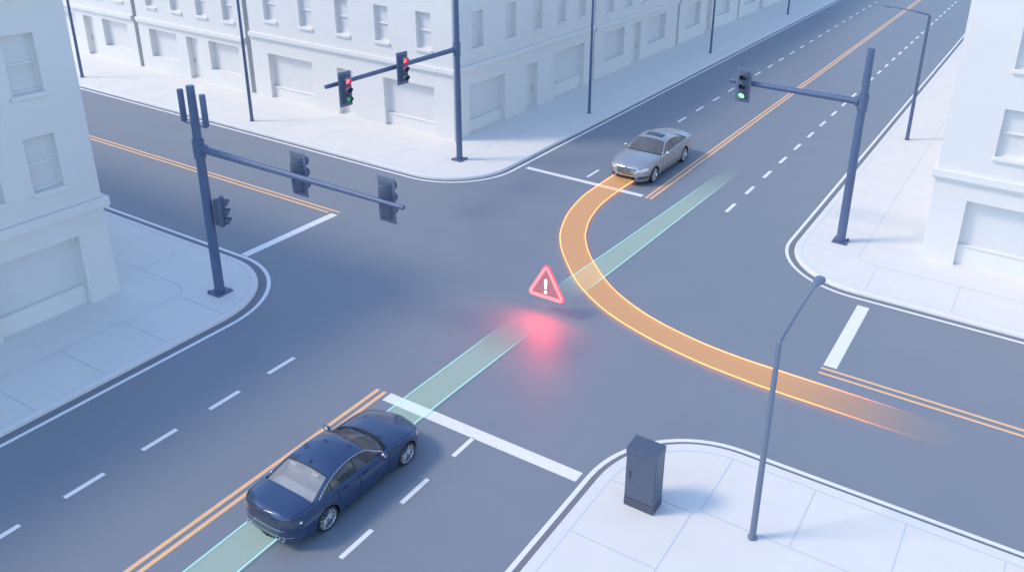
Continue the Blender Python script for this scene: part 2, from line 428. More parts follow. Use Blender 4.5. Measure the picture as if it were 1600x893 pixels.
# near left block (shaded), east front; u runs south
XW, YN = -26.28, 14.85
fw = Face((XW, YN, 0), (0, -1, 0), (1, 0, 0)); fn = Face((XW, YN, 0), (-1, 0, 0), (0, 1, 0))
U = lambda a, b: (YN-b, YN-a)
building('blue shaded building at the left edge beside the mast arm with two spare tubes',
    [(fw, 30, [(*U(13.88-2.8-3.75*i, 13.88-3.75*i), ZP-.02, 2.58, .80) for i in range(7)], [],
      [U(a, a+.92) for a in [12.88-1.75*i for i in range(14)]], .17, 0),
     (fn, 25, [], [], [(1.2+2.8*i, 2.15+2.8*i) for i in range(7)], 0, 0)],
    [(XW, YN, 0), (XW-25, YN, 1), (XW-25, YN-30, 1), (XW, YN-30, 0)], H, (3.24, 3.64), [(4.40, 6.10), (7.42, 9.16)], 'white buildings along the streets')
# right block, south front; u runs east
XR, YR = -3.27, 33.25
fr = Face((XR, YR, 0), (1, 0, 0), (0, -1, 0)); fl = Face((XR, YR, 0), (0, 1, 0), (-1, 0, 0))
V = lambda a, b: (a-XR, b-XR)
building('sunlit white building at the right edge behind the green signal pole',
    [(fr, 24, [(*V(-2.02+4.9*i, 1.6+4.9*i), ZP-.02, 2.84, .97) for i in range(4)], [],
      [V(a, a+.98) for a in [-1.43+2.75*i for i in range(8)]], .17, 0),
     (fl, 40, [(2+7*i, 5.2+7*i, 1.0, 2.84, 1.0) for i in range(5)], [], [(1.3+2.8*i, 2.25+2.8*i) for i in range(13)], 0, 0)],
    [(XR, YR, 0), (XR+24, YR, 1), (XR+24, YR+40, 1), (XR, YR+40, 0)], H+.7, (3.52, 3.93), [(4.75, 6.56), (8.02, 9.75)], 'white buildings along the streets')

# ------------------------------------------------------------------ traffic signals
def signal_head(root, loc, rz, lit, tilt=0., pw=.31, sc=1.):
    """front faces local -y"""
    hm = MB()
    hm.box((-.19, -.14, -.56), (.19, .04, .56), 0, .03)
    hump = []                                                # rounded back of the housing
    for (z, kk) in ((-.52, .0), (-.52, .80), (-.49, .93), (-.40, 1.), (.36, 1.), (.46, .95), (.50, .82), (.50, .0)):
        hump += [(.175*kk*cos(pi*q/12), .03+.20*kk*sin(pi*q/12), z) for q in range(13)]
    hm.add(hump, [(a*13+q, a*13+q+1, (a+1)*13+q+1, (a+1)*13+q) for a in range(7) for q in range(12)], 0, True)
    h = hm.build('signal_head', M['housing'], root, sharp=45); h.location = loc; h.rotation_euler = (tilt, 0, rz); h.scale = (sc, sc, sc)
    b = MB(); b.box((-pw, -.055, -.70+(.31-pw)), (pw, -.02, .70-(.31-pw)), 0, .012); bo = b.build('backplate', M['backplate'], h)
    for i, z in enumerate((.37, 0, -.37)):
        v = MB(); n = 26; vs = []
        for k in range(n+1):
            a = -.36*pi+1.72*pi*k/n; ln = .23*(.58+.42*max(0, (sin(a)+.45)/1.45)**.6); dr = .14
            for (r, t_) in ((.142, 0), (.150, ln*.5), (.150, ln), (.138, ln), (.132, 0)):
                vs.append((r*cos(a), -.135-t_, z+r*sin(a)-t_*dr))
        fsx = [(k*5+j, k*5+(j+1) % 5, (k+1)*5+(j+1) % 5, (k+1)*5+j) for k in range(n) for j in range(5)]
        v.add(vs, fsx, 0, True); v.build('visor', M['housing'], h, sharp=40)
        l = MB(); l.lathe([(.002, -.20), (.07, -.19), (.115, -.165), (.131, -.14)], 'y', 20, (0, 0, z))
        l.build('lens', M[lit[i]], h)
    return h
def base_plate(root):
    p = MB(); p.box((-.30, -.30, 0), (.30, .30, .045), 0, .01)
    for sx in (-1, 1):
        for sy in (-1, 1): p.lathe([(.0, .11), (.03, .11), (.03, .04)], 'z', 8, (sx*.24, sy*.24, 0))
    return p.build('base_plate', M['metal'], root)
def mast_light(label, loc, ht, az, arm_to, rpole, rarm, rise=0.):
    root = empty('traffic_light', loc); tag(root, label, 'traffic light', 'traffic lights on mast arms')
    base_plate(root)
    p = MB(); p.tube([(0, 0, .04), (0, 0, az-.3), (0, 0, ht)], [rpole[0], (rpole[0]+rpole[1])/2, rpole[1]], 24)
    po = p.build('pole', M['metal'], root, sharp=40)
    a = Vector(arm_to)-Vector(loc); dz = Vector((a.x, a.y, 0)).normalized()
    c = MB(); c.tube([(0, 0, az-.32), (0, 0, az+.32)], rpole[0]+.02, 24); c.build('arm_collar', M['metal'], root, sharp=40)
    m = MB(); s = dz*(rpole[0]-.02)+Vector((0, 0, az)); e_ = Vector((a.x, a.y, az+rise))
    m.tube([s, s+dz*.12, s+dz*.14, e_], [rarm[0]+.05, rarm[0]+.05, rarm[0], rarm[1]], 20)
    m.build('mast_arm', M['metal'], root, sharp=40)
    return root
off3 = ('darklens', 'darklens', 'darklens')
# near left: arm reaches over the cross street, heads seen from behind
t = mast_light('mast arm traffic light seen from behind, two tubes beside its pole top', (-23.46, 16.62, ZP), 7.28, 5.22, (-15.0, 16.62, 0), (.165, .125), (.125, .068))
for x in (4.08, 7.55): signal_head(t, (x, .30, 5.13), pi, off3)
signal_head(t, (.34, .20, 3.02), pi/2+R_(38), off3, 0., .21, .88)
for s in (-1, 1):
    k = MB(); x = .52*s
    k.lathe([(.0, 7.08), (.085, 7.08), (.095, 7.06), (.095, 6.08), (.08, 6.04), (.0, 6.04)], 'z', 18, (x, 0, 0))
    o = k.build('antenna_tube', M['metal'], t, sharp=40)
    b = MB(); b.tube([(.12*s, 0, 6.0), (x, 0, 6.0), (x, 0, 6.1)], .022, 8); b.build('bracket', M['metal'], o)
# far left: arm reaches over the near lane of the cross street, heads face right
t = mast_light('mast arm traffic light with two red signals in front of the white corner building', (-24.8, 31.66, ZP), 8.1, 5.50, (-24.78, 23.4, 0), (.15, .125), (.115, .082))
signal_head(t, (.36, -4.25, 5.50), pi/2-.10, ('red_on', 'amber_off', 'darklens'))
signal_head(t, (.33, -7.58, 5.33), pi/2-.10, ('red_on', 'amber_off', 'green_dim'))
# far right: single head facing the camera, green
t = mast_light('mast arm traffic light with a single green signal on the right pavement', (-6.33, 32.9, ZP), 8.0, 5.90, (-11.72, 32.86, 0), (.185, .14), (.135, .10))
signal_head(t, (-4.70, -.32, 5.86), .10, ('darklens', 'darklens', 'green_on'))

# ------------------------------------------------------------------ street lamps
def street_lamp(label, loc, ht, arm, rad=.105):
    root = empty('street_lamp', loc); tag(root, label, 'street lamp', 'slim street lamps along the pavements')
    p = MB(); p.tube([(0, 0, 0), (0, 0, ht)], [rad, rad*.72], 18); p.lathe([(rad+.03, 0), (rad+.03, .05), (rad, .07)], 'z', 18)
    p.build('pole', M['metal2'] if ht < 6 else M['metal'], root, sharp=40)
    a = Vector((arm[0], arm[1], 0)); L = a.length; u = a/L
    m = MB(); m.tube([Vector((0, 0, ht-.05)), u*.05+Vector((0, 0, ht+.03)), a*.5+Vector((0, 0, ht+.13)), a+Vector((0, 0, ht+.16))], [.055, .05, .036, .026], 10)
    mo = m.build('arm', M['metal2'] if ht < 6 else M['metal'], root, sharp=60)
    h = MB(); n = u.cross(Vector((0, 0, 1)))
    q = [(-.08, .03), (.05, .06), (.18, .125), (.34, .15), (.47, .11), (.52, .03)]
    vs = []; 
    for (s, w) in q:
        for kk in range(10):
            an = 2*pi*kk/10; vs.append(a+u*s+n*w*cos(an)+Vector((0, 0, ht+.16+w*.42*sin(an))))
    h.add(vs, [(i*10+k, i*10+(k+1) % 10, (i+1)*10+(k+1) % 10, (i+1)*10+k) for i in range(len(q)-1) for k in range(10)], 0, True)
    h.add(vs[:10], [tuple(range(10))], 0); h.add(vs[-10:], [tuple(range(10))], 0)
    ho = h.build('lamp_head', M['metal2'], root)
    l = MB(); l.lathe([(.0, -.015), (.09, -.012), (.105, 0)], 'z', 16, a+u*.3+Vector((0, 0, ht+.085))); l.build('lens', M['lampglass'], ho)
    return root
street_lamp('grey street lamp on the near right pavement, standing beside the utility cabinet', (-3.88, 15.5, ZP), 5.28, (0, 2.62), .080)
street_lamp('tall lamp with its arm over the main road, at the foot of the right building', (-6.62, 48.35, ZP), 6.87, (-2.0, .35))
street_lamp('lamp post between the shaded facade and the silver car', (-23.45, 42.15, ZP), 6.9, (2.2, 0), .088)
street_lamp('lamp post further up the shaded pavement, left of the green signal', (-23.6, 61.1, ZP), 6.9, (2.2, 0), .088)
street_lamp('farthest lamp post on the shaded pavement, at the top edge', (-23.8, 80.9, ZP), 6.9, (2.2, 0), .088)
street_lamp('lamp post on the cross street by the gap left of the corner building', (-37.55, 30.03, ZP), 6.9, (0, -2.2), .092)
street_lamp('lamp post at the upper left, beside the shaded building roofline', (-52.55, 29.98, ZP), 6.9, (0, -2.2), .092)

# ------------------------------------------------------------------ utility cabinet
c = empty('utility_cabinet', (-6.555, 15.15, ZP)); tag(c, 'dark grey utility cabinet with one door on the near right corner', 'cabinet')
b = MB(); b.box((-.39, -.235, .24), (.39, .245, 1.56), 0, .008)
b.build('body', M['cab'], c)
b = MB(); b.box((-.395, -.245, 0), (.395, .25, .238), 0, .008); b.build('plinth', M['cabdark'], c)
b = MB(); vs = [(-.396, -.265, 1.562), (.396, -.265, 1.562), (.396, .25, 1.562), (-.396, .25, 1.562), (-.396, -.265, 1.70), (.396, -.265, 1.70), (.396, .25, 1.73), (-.396, .25, 1.73)]
b.add(vs, [(0, 1, 2, 3), (4, 5, 6, 7), (0, 1, 5, 4), (1, 2, 6, 5), (2, 3, 7, 6), (3, 0, 4, 7)]); b.build('roof', M['cab'], c)
b = MB(); b.box((-.38, -.26, .27), (.38, -.237, 1.55), 0, .006); do = b.build('door', M['cab'], c)
b = MB(); b.box((-.29, -.285, .86), (-.255, -.262, 1.08), 0, .006); b.build('handle', M['cabdark'], do)

# ------------------------------------------------------------------ light ribbons on the road
def ribbon(name, label, A, B, z, fade, body, edge, redge, group=None):
    N = 150
    A = resample(catmull([(*p, z) for p in A], 12), N); B = resample(catmull([(*p, z) for p in B], 12), N)
    def with_fade(mb, nm, mat, pw_, parent):
        o = mb.build(nm, mat, parent, fix=False); at = o.data.attributes.new('fade', 'FLOAT', 'POINT')
        for i, v in enumerate(o.data.vertices): at.data[i].value = fade(v.co)**pw_
        return o
    m = MB(); m.add(A+B, [(i, i+1, N+i+1, N+i) for i in range(N-1)])
    root = with_fade(m, name, body, 1, None); tag(root, label, 'light strip', group)
    for P in (A, B):
        t_ = MB(); t_.tube([p+Vector((0, 0, .035)) for p in P], redge, 6, cap=False)
        with_fade(t_, 'edge_light', edge, 2.4, root)
    return root
OB = glow('orange_film', (.66, .335, .115), 1.0, .39, True); OE = glow('orange_edge', (1.0, .27, .10), 2.3, 1., True)
TB = glow('teal_film', (.37, .54, .49), 1.0, .26, True); TE = glow('teal_edge', (.22, .46, .50), 1.15, .9, True)
sm = lambda a, b, x: (lambda t: t*t*(3-2*t))(min(1, max(0, (x-a)/(b-a))))
ribbon('light_strip', 'glowing orange curved path turning from the silver car towards the right',
    [(-17.62, 34.3), (-17.6, 32.88), (-17.52, 31.2), (-17.12, 29.27), (-16.5, 27.66), (-15.93, 26.65), (-15.1, 25.59), (-13.57, 24.03), (-11.83, 22.87), (-9.93, 22.14), (-7.94, 21.70), (-6.22, 21.52), (-5.0, 21.48), (-3.6, 21.47), (-2.2, 21.46), (-.4, 21.45)],
    [(-16.48, 34.3), (-16.5, 32.79), (-16.40, 30.94), (-16.05, 29.3), (-15.62, 28.2), (-15.2, 27.4), (-14.16, 26.05), (-12.43, 24.46), (-10.56, 23.42), (-8.68, 22.86), (-7.06, 22.63), (-5.51, 22.58), (-3.96, 22.57), (-2.46, 22.56), (-1.03, 22.55), (.5, 22.54)],
    .03, lambda p: 1-sm(-6.4, .1, p.x), OB, OE, .017, 'glowing path strips')
ribbon('light_strip', 'pale teal path strip running from under the blue car to the red sign',
    [(-14.12, 3.0), (-14.14, 8.2), (-14.27, 14.87), (-14.24, 17.93), (-14.2, 21.5)], [(-13.12, 3.0), (-13.16, 8.8), (-13.28, 14.81), (-13.22, 18.58), (-13.15, 21.5)],
    .02, lambda p: 1-sm(17.8, 21.3, p.y), TB, TE, .014, 'glowing path strips')
ribbon('light_strip', 'pale teal path strip beyond the red sign, crossing the orange curve',
    [(-14.2, 22.6), (-13.97, 25.83), (-13.55, 34.97), (-13.4, 40.5)], [(-13.2, 22.6), (-13.02, 25.01), (-12.72, 37.32), (-12.55, 40.5)],
    .016, lambda p: sm(22.6, 25.2, p.y)*(1-sm(32, 39.8, p.y)), TB, TE, .014, 'glowing path strips')

# ------------------------------------------------------------------ glowing warning sign
sg = empty('warning_sign', (-13.42, 21.6, -.02)); sg.scale = (1.07, 1.07, 1.07); tag(sg, 'glowing red triangle warning sign with an exclamation mark hovering over the crossing', 'sign')
def tri(r, cr, y, n=8):
    pts = []
    for k in range(3):
        a = pi/2+2*pi*k/3; c0 = Vector(((r-cr*2)*cos(a), y, 1.02+(r-cr*2)*sin(a)))
        for i in range(n+1):
            b_ = a-pi/3+2*pi/3*i/n; pts.append(c0+Vector((cr*cos(b_), 0, cr*sin(b_))))
    return pts
f = MB(); f.ring(tri(.72, .07, 0), .046, 12); f.build('frame', glow('red_neon', (1.0, .085, .10), 2.9), sg)
f = MB(); f.ring(tri(.785, .08, .035), .032, 8); f.build('rim', pbr('red_rim', (.55, .03, .05), .3, emit=(1, .05, .08), estr=.8), sg)
f = MB(); P_ = tri(.68, .06, .02); f.add(P_+[p+Vector((0, .02, 0)) for p in P_], [tuple(range(len(P_))), tuple(range(len(P_), 2*len(P_)))])
f.build('panel', glow('red_panel', (1.0, .18, .21), .45, .28), sg)
f = MB(); f.lathe([(.002, .02), (.03, .0), (.042, -.04), (.036, -.2), (.022, -.32), (.002, -.335)], 'z', 14, (0, -.03, 1.28)); f.lathe([(.001, .045), (.032, .032), (.045, 0), (.032, -.032), (.001, -.045)], 'z', 14, (0, -.03, .84))
f.build('exclamation_mark', glow('white_neon', (1.0, .80, .78), 2.2), sg)
ld = bpy.data.lights.new('sign_glow', 'AREA'); ld.energy = 36; ld.color = (1, .05, .045); ld.shape = 'RECTANGLE'; ld.size = .8; ld.size_y = .5
lo = bpy.data.objects.new('sign_glow', ld); COL.objects.link(lo); lo.parent = sg; lo.location = (0, -.12, 1.05)
lo.rotation_euler = Vector((.10, -1.15, -1)).to_track_quat('-Z', 'Y').to_euler()
#CARS#
# ------------------------------------------------------------------ cars
def se(x, a, b, p, q):
    """superellipse fall-off from 1 at a to 0 at b"""
    t = (x-a)/(b-a)
    return 1. if t <= 0 else max(0., 1-t**p)**(1/q)
class Sedan:
    """four door saloon in its own metres: +y forward, x right, wheels on z = 0"""
    def __init__(s, root, scale, paint, glassm, dark_glass, k):
        s.root = root; s.S = Vector(scale); s.paint = paint; s.gl = glassm; s.k = k
        s.yf, s.yr, s.R, s.zc = k['yf'], k['yr'], .395, .345
        s.tops = {}
    # ---- outline functions
    def w(s, y):
        k = s.k
        f = se(y, 1.25, k['nose'], 4.0, 2.7); r = se(-y, 1.35, -k['tail'], 6.0, 3.1)
        return .95*min(f, r)*interp([(-2.6, .965), (-1.6, .995), (-.6, 1.), (.9, .985), (1.6, .99), (2.6, .96)], y)
    def hc(s, y): return interp(s.k['hood'], y)
    def zs(s, y): return interp(s.k['belt'], y)
    def zlow(s, y):
        base = interp([(-2.62, .35), (-2.3, .31), (-1.9, .22), (0, .19), (1.9, .19), (2.3, .20), (2.62, .22)], y); 
        for c in (s.yf, s.yr):
            t = abs(y-c)
            if t <= s.R-1e-6: base = max(base, s.zc+sqrt(s.R*s.R-t*t))
            elif t <= s.R+1e-6: base = max(base, s.zc*.98)
        return base
    def shear(s, y, z):
        k = s.k; f = sm(1.7, k['nose'], y); r = sm(1.6, -k['tail'], -y)
        dy = -f*(k['rake']*max(0, z-.48)**1.6+.75*max(0, .40-z)**1.7)
        dy += r*(.26*max(0, z-.74)**1.5+.55*max(0, .42-z)**1.6)
        return y+dy
    def P(s, x, y, z): return Vector((x*s.S.x, s.shear(y, z)*s.S.y, z*s.S.z))
    def column(s, y):
        """half section from the sill over the shoulder to the middle"""
        w = s.w(y); zl = s.zlow(y); zs = s.zs(y); hc = s.hc(y); out = []
        kf = [(0.19, .935), (.30, .972), (.45, .992), (.60, 1.0), (.74, .992), (.86, .978), (.96, .958), (1.05, .94)]
        n = 13
        for i in range(n+1):
            t = i/n; z = zl+(zs-zl)*t
            f = interp(kf, z)
            # sculpted door crease
            f -= .010*math.exp(-((z-.40)/.055)**2)*sm(-1.0, -.6, y)*(1-sm(.8, 1.2, y))
            f += .006*math.exp(-((z-.80)/.03)**2)
            out.append((w*f, z))
        xs = out[-1][0]; m = 12
        for i in range(1, m+1):
            t = i/m; x = xs*(1-t)
            r = 1-t
            # rounded shoulder, then a flat bonnet with a soft centre swell
            z = zs+(hc-zs)*(1-r**(3.2 if y > -1.2 else 4.4))*(.82+.18*(1-r**2))
            out.append((x, z))
        return out
    def stations(s):
        k = s.k; ys = [k['tail']+.0006]
        for i in range(1, 22): 
            t = i/22; ys.append(k['tail']+(1-cos(t*pi/2))*1.15)
        ys2 = [k['nose']-.0006]+[k['nose']-(1-cos(i/22*pi/2))*1.05 for i in range(1, 22)]
        L = [y for y in ys+ys2]+[-1.2+.085*i for i in range(32)]
        for c in (s.yf, s.yr):
            L = [y for y in L if abs(y-c) > s.R+.02]
            L += [c+s.R*cos(pi*i/18) for i in range(19)]+[c+s.R+.003, c-s.R-.003]
        L += [k['cowl'], k['deck'], .88, -.25, -1.0, 1.55]
        L = sorted(set(round(y, 5) for y in L)); out = [L[0]]
        for y in L[1:]:
            if y-out[-1] > .0015: out.append(y)
        return out
    def body(s):
        k = s.k; ys = s.stations(); cols = [s.column(y) for y in ys]; nc = len(cols[0]); ns = 14
        parts = {'body': MB(), 'hood': MB(), 'boot_lid': MB(), 'dl': MB(), 'dr': MB(), 'rl': MB(), 'rr': MB()}
        allv, allf = [], []; ends = []
        for sg_ in (-1, 1):
            V = [[s.P(sg_*x, y, z) for (x, z) in c] for y, c in zip(ys, cols)]
            for i in range(len(ys)-1):
                ym = (ys[i]+ys[i+1])/2
                for j in range(nc-1):
                    top = j >= ns-1
                    key = 'body'
                    xm = (cols[i][j][0]+cols[i][j+1][0])/2; wm = s.w(ym); zm = (cols[i][j][1]+cols[i][j+1][1])/2
                    if top:
                        if ym < k['cowl']-.22 and ym > k['deck']+.03 and xm < wm*.86: continue
                        if ym > k['cowl'] and ym < k['nose']-.13 and j >= ns: key = 'hood'
                        elif ym < k['deck'] and ym > k['tail']+.10 and j >= ns: key = 'boot_lid'
                    elif 2 <= j:
                        if -.25 < ym < .88: key = 'dl' if sg_ < 0 else 'dr'
                        elif -1.0 < ym < -.25: key = 'rl' if sg_ < 0 else 'rr'
                    q = [V[i][j], V[i+1][j], V[i+1][j+1], V[i][j+1]]
                    if sg_ > 0: q = q[::-1]
                    parts[key].add(q, [(0, 1, 2, 3)], 0, True)
                    n = len(allv); allv += q; allf.append((n, n+1, n+2, n+3))
            ends.append((V[0], V[-1]))
            # wheel housings and the dark underside
            b = parts['body']
            for i in range(len(ys)-1):
                a, c = cols[i][0], cols[i+1][0]; 
                p0, p1 = s.P(sg_*a[0], ys[i], a[1]), s.P(sg_*c[0], ys[i+1], c[1])
                xi = max(0, min(a[0], c[0])-.30)
                b.quad(p0, p1, s.P(sg_*xi, ys[i+1], c[1]), s.P(sg_*xi, ys[i], a[1]), 1)
                zt = .62
                if a[1] > .25: b.quad(s.P(sg_*xi, ys[i], a[1]), s.P(sg_*xi, ys[i+1], c[1]), s.P(sg_*xi, ys[i+1], .2), s.P(sg_*xi, ys[i], .2), 1)
                b.quad(s.P(0, ys[i], .21), s.P(0, ys[i+1], .21), s.P(sg_*xi, ys[i+1], .21), s.P(sg_*xi, ys[i], .21), 1)
        for e_ in (0, 1):                                    # close the nose and the tail across the middle
            A, B = ends[0][e_], ends[1][e_]
            for j in range(nc-1):
                q = [A[j], B[j], B[j+1], A[j+1]]
                parts['body'].add(q if e_ == 0 else q[::-1], [(0, 1, 2, 3)], 0, True)
                n = len(allv); allv += q; allf.append((n, n+1, n+2, n+3))
        s.bvh = BVHTree.FromPolygons([tuple(v) for v in allv], allf)
        s.add_seams(parts, ys, cols)
        mats = [s.paint, M['black'], M['seam']]
        s.body_o = parts['body'].build('body', mats, s.root, merge=True, fix=False, sharp=42)
        s.hood_o = parts['hood'].build('bonnet', mats, s.root, merge=True, fix=False, sharp=50)
        s.boot_o = parts['boot_lid'].build('boot_lid', mats, s.root, merge=True, fix=False, sharp=50)
        s.doors = {q: parts[q].build('door', mats, s.root, merge=True, fix=False, sharp=50) for q in ('dl', 'dr', 'rl', 'rr')}
    def line_on(s, mb, pts, wd, mi, lift=.004):
        """thin strip lying on the shell along projected 3-D points with normals"""
        P = [p for p in pts if p]
        for (a, na), (b, nb) in zip(P, P[1:]):
            d = (b-a).normalized(); sa = d.cross(na).normalized()*wd/2; sb = d.cross(nb).normalized()*wd/2
            mb.quad(a-sa+na*lift, b-sb+nb*lift, b+sb+nb*lift, a+sa+na*lift, mi)
    def side(s, y, z, sg_):
        o = Vector((sg_*3, y*s.S.y, z*s.S.z)); h = s.bvh.ray_cast(o, Vector((-sg_, 0, 0)))
        if h[0] is None: return None
        n = h[1]; return (h[0], n if n.x*sg_ > 0 else -n)
    def topp(s, x, y):
        h = s.bvh.ray_cast(Vector((x*s.S.x, y*s.S.y, 4)), Vector((0, 0, -1)))
        if h[0] is None: return (Vector((x*s.S.x, y*s.S.y, 1.03*s.S.z)), Vector((0, 0, 1)))
        return (h[0], h[1] if h[1].z > 0 else -h[1])
    def end(s, x, z, sg_):
        h = s.bvh.ray_cast(Vector((x*s.S.x, sg_*5, z*s.S.z)), Vector((0, -sg_, 0)))
        if h[0] is None: return None
        return (h[0], h[1] if h[1].y*sg_ > 0 else -h[1])
    def add_seams(s, parts, ys, cols):
        k = s.k; b = parts['body']; wd = .013
        lin = lambda a, c, n: [a+(c-a)*i/n for i in range(n+1)]
        for sg_ in (-1, 1):
            for (y, z0, z1) in ((.88, .27, s.zs(.88)-.012), (-.25, .25, s.zs(-.25)-.012), (-1.0, .60, s.zs(-1.)-.012)):
                s.line_on(b, [s.side(y, z, sg_) for z in lin(z0, z1, 14)], wd, 2)
            s.line_on(b, [s.side(y, .262+.0*y, sg_) for y in lin(-.92, .88, 24)], wd, 2)
            x0 = .985
            s.line_on(b, [s.topp(sg_*s.w(y)*.90, y) for y in lin(k['cowl']-.05, k['nose']-.34, 24)], wd, 2)
            s.line_on(b, [s.topp(sg_*s.w(y)*.88, y) for y in lin(k['deck']+.02, k['tail']+.2, 14)], wd, 2)
            # bumper cut lines
            s.line_on(b, [s.side(y, .60, sg_) for y in lin(s.yr-s.R-.02, k['tail']+.13, 10)], wd*.8, 2)
            s.line_on(b, [s.side(y, .60, sg_) for y in lin(s.yf+s.R+.02, k['nose']-.2, 10)], wd*.8, 2)
    # ---- cabin
    def roofz(s, y): return interp(s.k['roof'], y)
    def railz(s, y): return interp(s.k['rail'], y)
    def cab_pt(s, y, v, u):
        """v: 0 belt .. 1 rail up the side, then u: 0 rail .. 1 middle across the top"""
        zb = s.zs(y)-.03; xb = s.w(y)*.905; zr = max(s.railz(y), zb); 
        tum = .40; xr = xb-tum*(zr-zb)-.03*((zr-zb)/.4)**2
        if u <= 0:
            z = zb+(zr-zb)*v; x = xb-tum*(z-zb)-.03*((z-zb)/.4)**2; x += .012*sin(pi*v)
            return (x, y, z)
        zc = max(s.roofz(y), zr-.25); x = xr*(1-u); 
        return (x, y, zr+(zc-zr)*(1-(1-u)**2.3))
    def cabin(s):
        k = s.k; hd, rh = k['header'], k['rheader']
        ys = sorted(set([round(q, 4) for q in [k['c0']+(k['c1']-k['c0'])*i/64 for i in range(65)]+[hd, hd+.03, rh, rh-.035, -.25, -.29, -1.17, -1.12, k['c1']-.1]]))
        vs = [0, .05, .10, .30, .5, .7, .86, .93, 1.]; us = [.03, .06, .09, .12, .2, .35, .5, .65, .8, .9, 1.]
        row = [(v, 0) for v in vs]+[(1, u) for u in us]
        shell = MB(); wind = MB(); rear = MB(); sides = {}
        sv, sf = [], []
        for sg_ in (-1, 1):
            G_ = [[s.P(sg_*x, y, z) for (x, y, z) in [s.cab_pt(y, v, u) for v, u in row]] for y in ys]
            # cabin keeps its own shear-free shape
            G_ = [[Vector((sg_*x*s.S.x, yy*s.S.y, z*s.S.z)) for (x, yy, z) in [s.cab_pt(y, v, u) for v, u in row]] for y in ys]
            for i in range(len(ys)-1):
                ym = (ys[i]+ys[i+1])/2; hgt = s.railz(ym)-(s.zs(ym)-.03)
                for j in range(len(row)-1):
                    v0, u0 = row[j]; v1, u1 = row[j+1]
                    q = [G_[i][j], G_[i+1][j], G_[i+1][j+1], G_[i][j+1]]
                    if sg_ > 0: q = q[::-1]
                    mb, mi = shell, 0
                    if u1 > 0:
                        um = (u0+u1)/2
                        if ym > hd+.03 and um > .10: mb = wind
                        elif ym < rh-.035 and um > .12: mb = rear
                        elif ym > hd and um > .07 or (ym > hd and um > .07): mi = 1
                        elif ym < rh and um > .09: mi = 1
                    else:
                        vm = (v0+v1)/2
                        if hgt > .055 and .10 < vm < .86 and k['g0'] < ym < k['g1']:
                            if -.29 < ym < -.25 or -1.17 < ym < -1.12: mi = 1
                            else:
                                key = (sg_, 0 if ym > -.25 else 1 if ym > -1.12 else 2); mb = sides.setdefault(key, MB())
                        elif hgt > .03 and .05 < vm < .93 and k['g0']-.05 < ym < k['g1']+.05: mi = 1
                    mb.add(q, [(0, 1, 2, 3)], mi, True)
                    n = len(sv); sv += q; sf.append((n, n+1, n+2, n+3))
        s.cbvh = BVHTree.FromPolygons([tuple(v) for v in sv], sf)
        s.roof_o = shell.build('roof', [s.paint, M['black']], s.root, merge=True, fix=False, sharp=35)
        wind.build('windscreen', s.gl, s.root, merge=True, fix=False); rear.build('rear_window', k.get('rear_glass', s.gl), s.root, merge=True, fix=False)
        for key in sides: sides[key].build('side_window', s.gl, s.root, merge=True, fix=False)
        # bright trim round the side windows
        for sg_ in (-1, 1):
            yl = [k['g0']+(k['g1']-k['g0'])*i/40 for i in range(41)]
            def pt(y, v):
                x, yy, z = s.cab_pt(y, v, 0); return Vector((sg_*(x+.008)*s.S.x, yy*s.S.y, z*s.S.z))
            t_ = MB(); t_.tube([pt(y, .06) for y in yl], .009, 6); t_.tube([pt(k['g0'], .06)]+[pt(y, .93) for y in yl]+[pt(k['g1'], .06)], .008, 6)
            t_.build('window_trim', M['chrome'], s.root)
    def patch(s, corners, proj, n=10, m=6, lift=.006, mb=None, mi=0):
        """surface patch from four curves' corners (or two polylines) dropped on the shell"""
        mb = mb or MB(); A, B = corners
        def along(L, t):
            f = t*(len(L)-1); i = min(int(f), len(L)-2); f -= i
            return (L[i][0]*(1-f)+L[i+1][0]*f, L[i][1]*(1-f)+L[i+1][1]*f)
        gr = []
        for i in range(n+1):
            a, b = along(A, i/n), along(B, i/n); r = []
            for j in range(m+1):
                h = proj(a[0]+(b[0]-a[0])*j/m, a[1]+(b[1]-a[1])*j/m); r.append(h[0]+h[1]*lift if h else None)
            gr.append(r)
        for i in range(n):
            for j in range(m):
                q = [gr[i][j], gr[i+1][j], gr[i+1][j+1], gr[i][j+1]]
                if all(p is not None for p in q): mb.add(q, [(0, 1, 2, 3)], mi, True)
        return mb
    def interior(s):
        k = s.k
        b = MB(); sx, sy, sz = s.S
        def bx(lo, hi, bev): 
            q = MB(); q.box((lo[0]*sx, lo[1]*sy, lo[2]*sz), (hi[0]*sx, hi[1]*sy, hi[2]*sz), 0, bev); return q
        bx((-.80, k['deck']+.02, .42), (.80, k['cowl']-.02, .50), .01).build('cabin_floor', M['cabin'], s.root)
        bx((-.74, k['cowl']-.42, .5), (.74, k['cowl']-.04, .93), .05).build('dashboard', M['cabin'], s.root)
        bx((-.70, k['deck']+.03, .5), (.70, k['deck']+.42, .965), .03).build('parcel_shelf', M['plate'], s.root)
        for x in (-.37, .37):
            for y0 in (-.05, -.98):
                q = MB(); q.box(((x-.25)*sx, y0*sy, .5*sz), ((x+.25)*sx, (y0+.5)*sy, .66*sz), 0, .05)
                m = Matrix.Translation((x*sx, (y0-.02)*sy, .62*sz)) @ Matrix.Rotation(R_(14), 4, 'X')
                q.box((-.24*sx, -.07, 0), (.24*sx, .07, .56*sz), 0, .05, m); q.box((-.13*sx, -.05, .58*sz), (.13*sx, .05, .74*sz), 0, .035, m)
                q.build('seat', M['seat'], s.root)
        w_ = MB(); c0 = Vector((-.37*sx, (k['cowl']-.50)*sy, .92*sz))
        w_.ring([c0+Vector((.18*cos(a), .07*sin(a), .17*sin(a))) for a in [2*pi*i/24 for i in range(24)]], .016, 6)
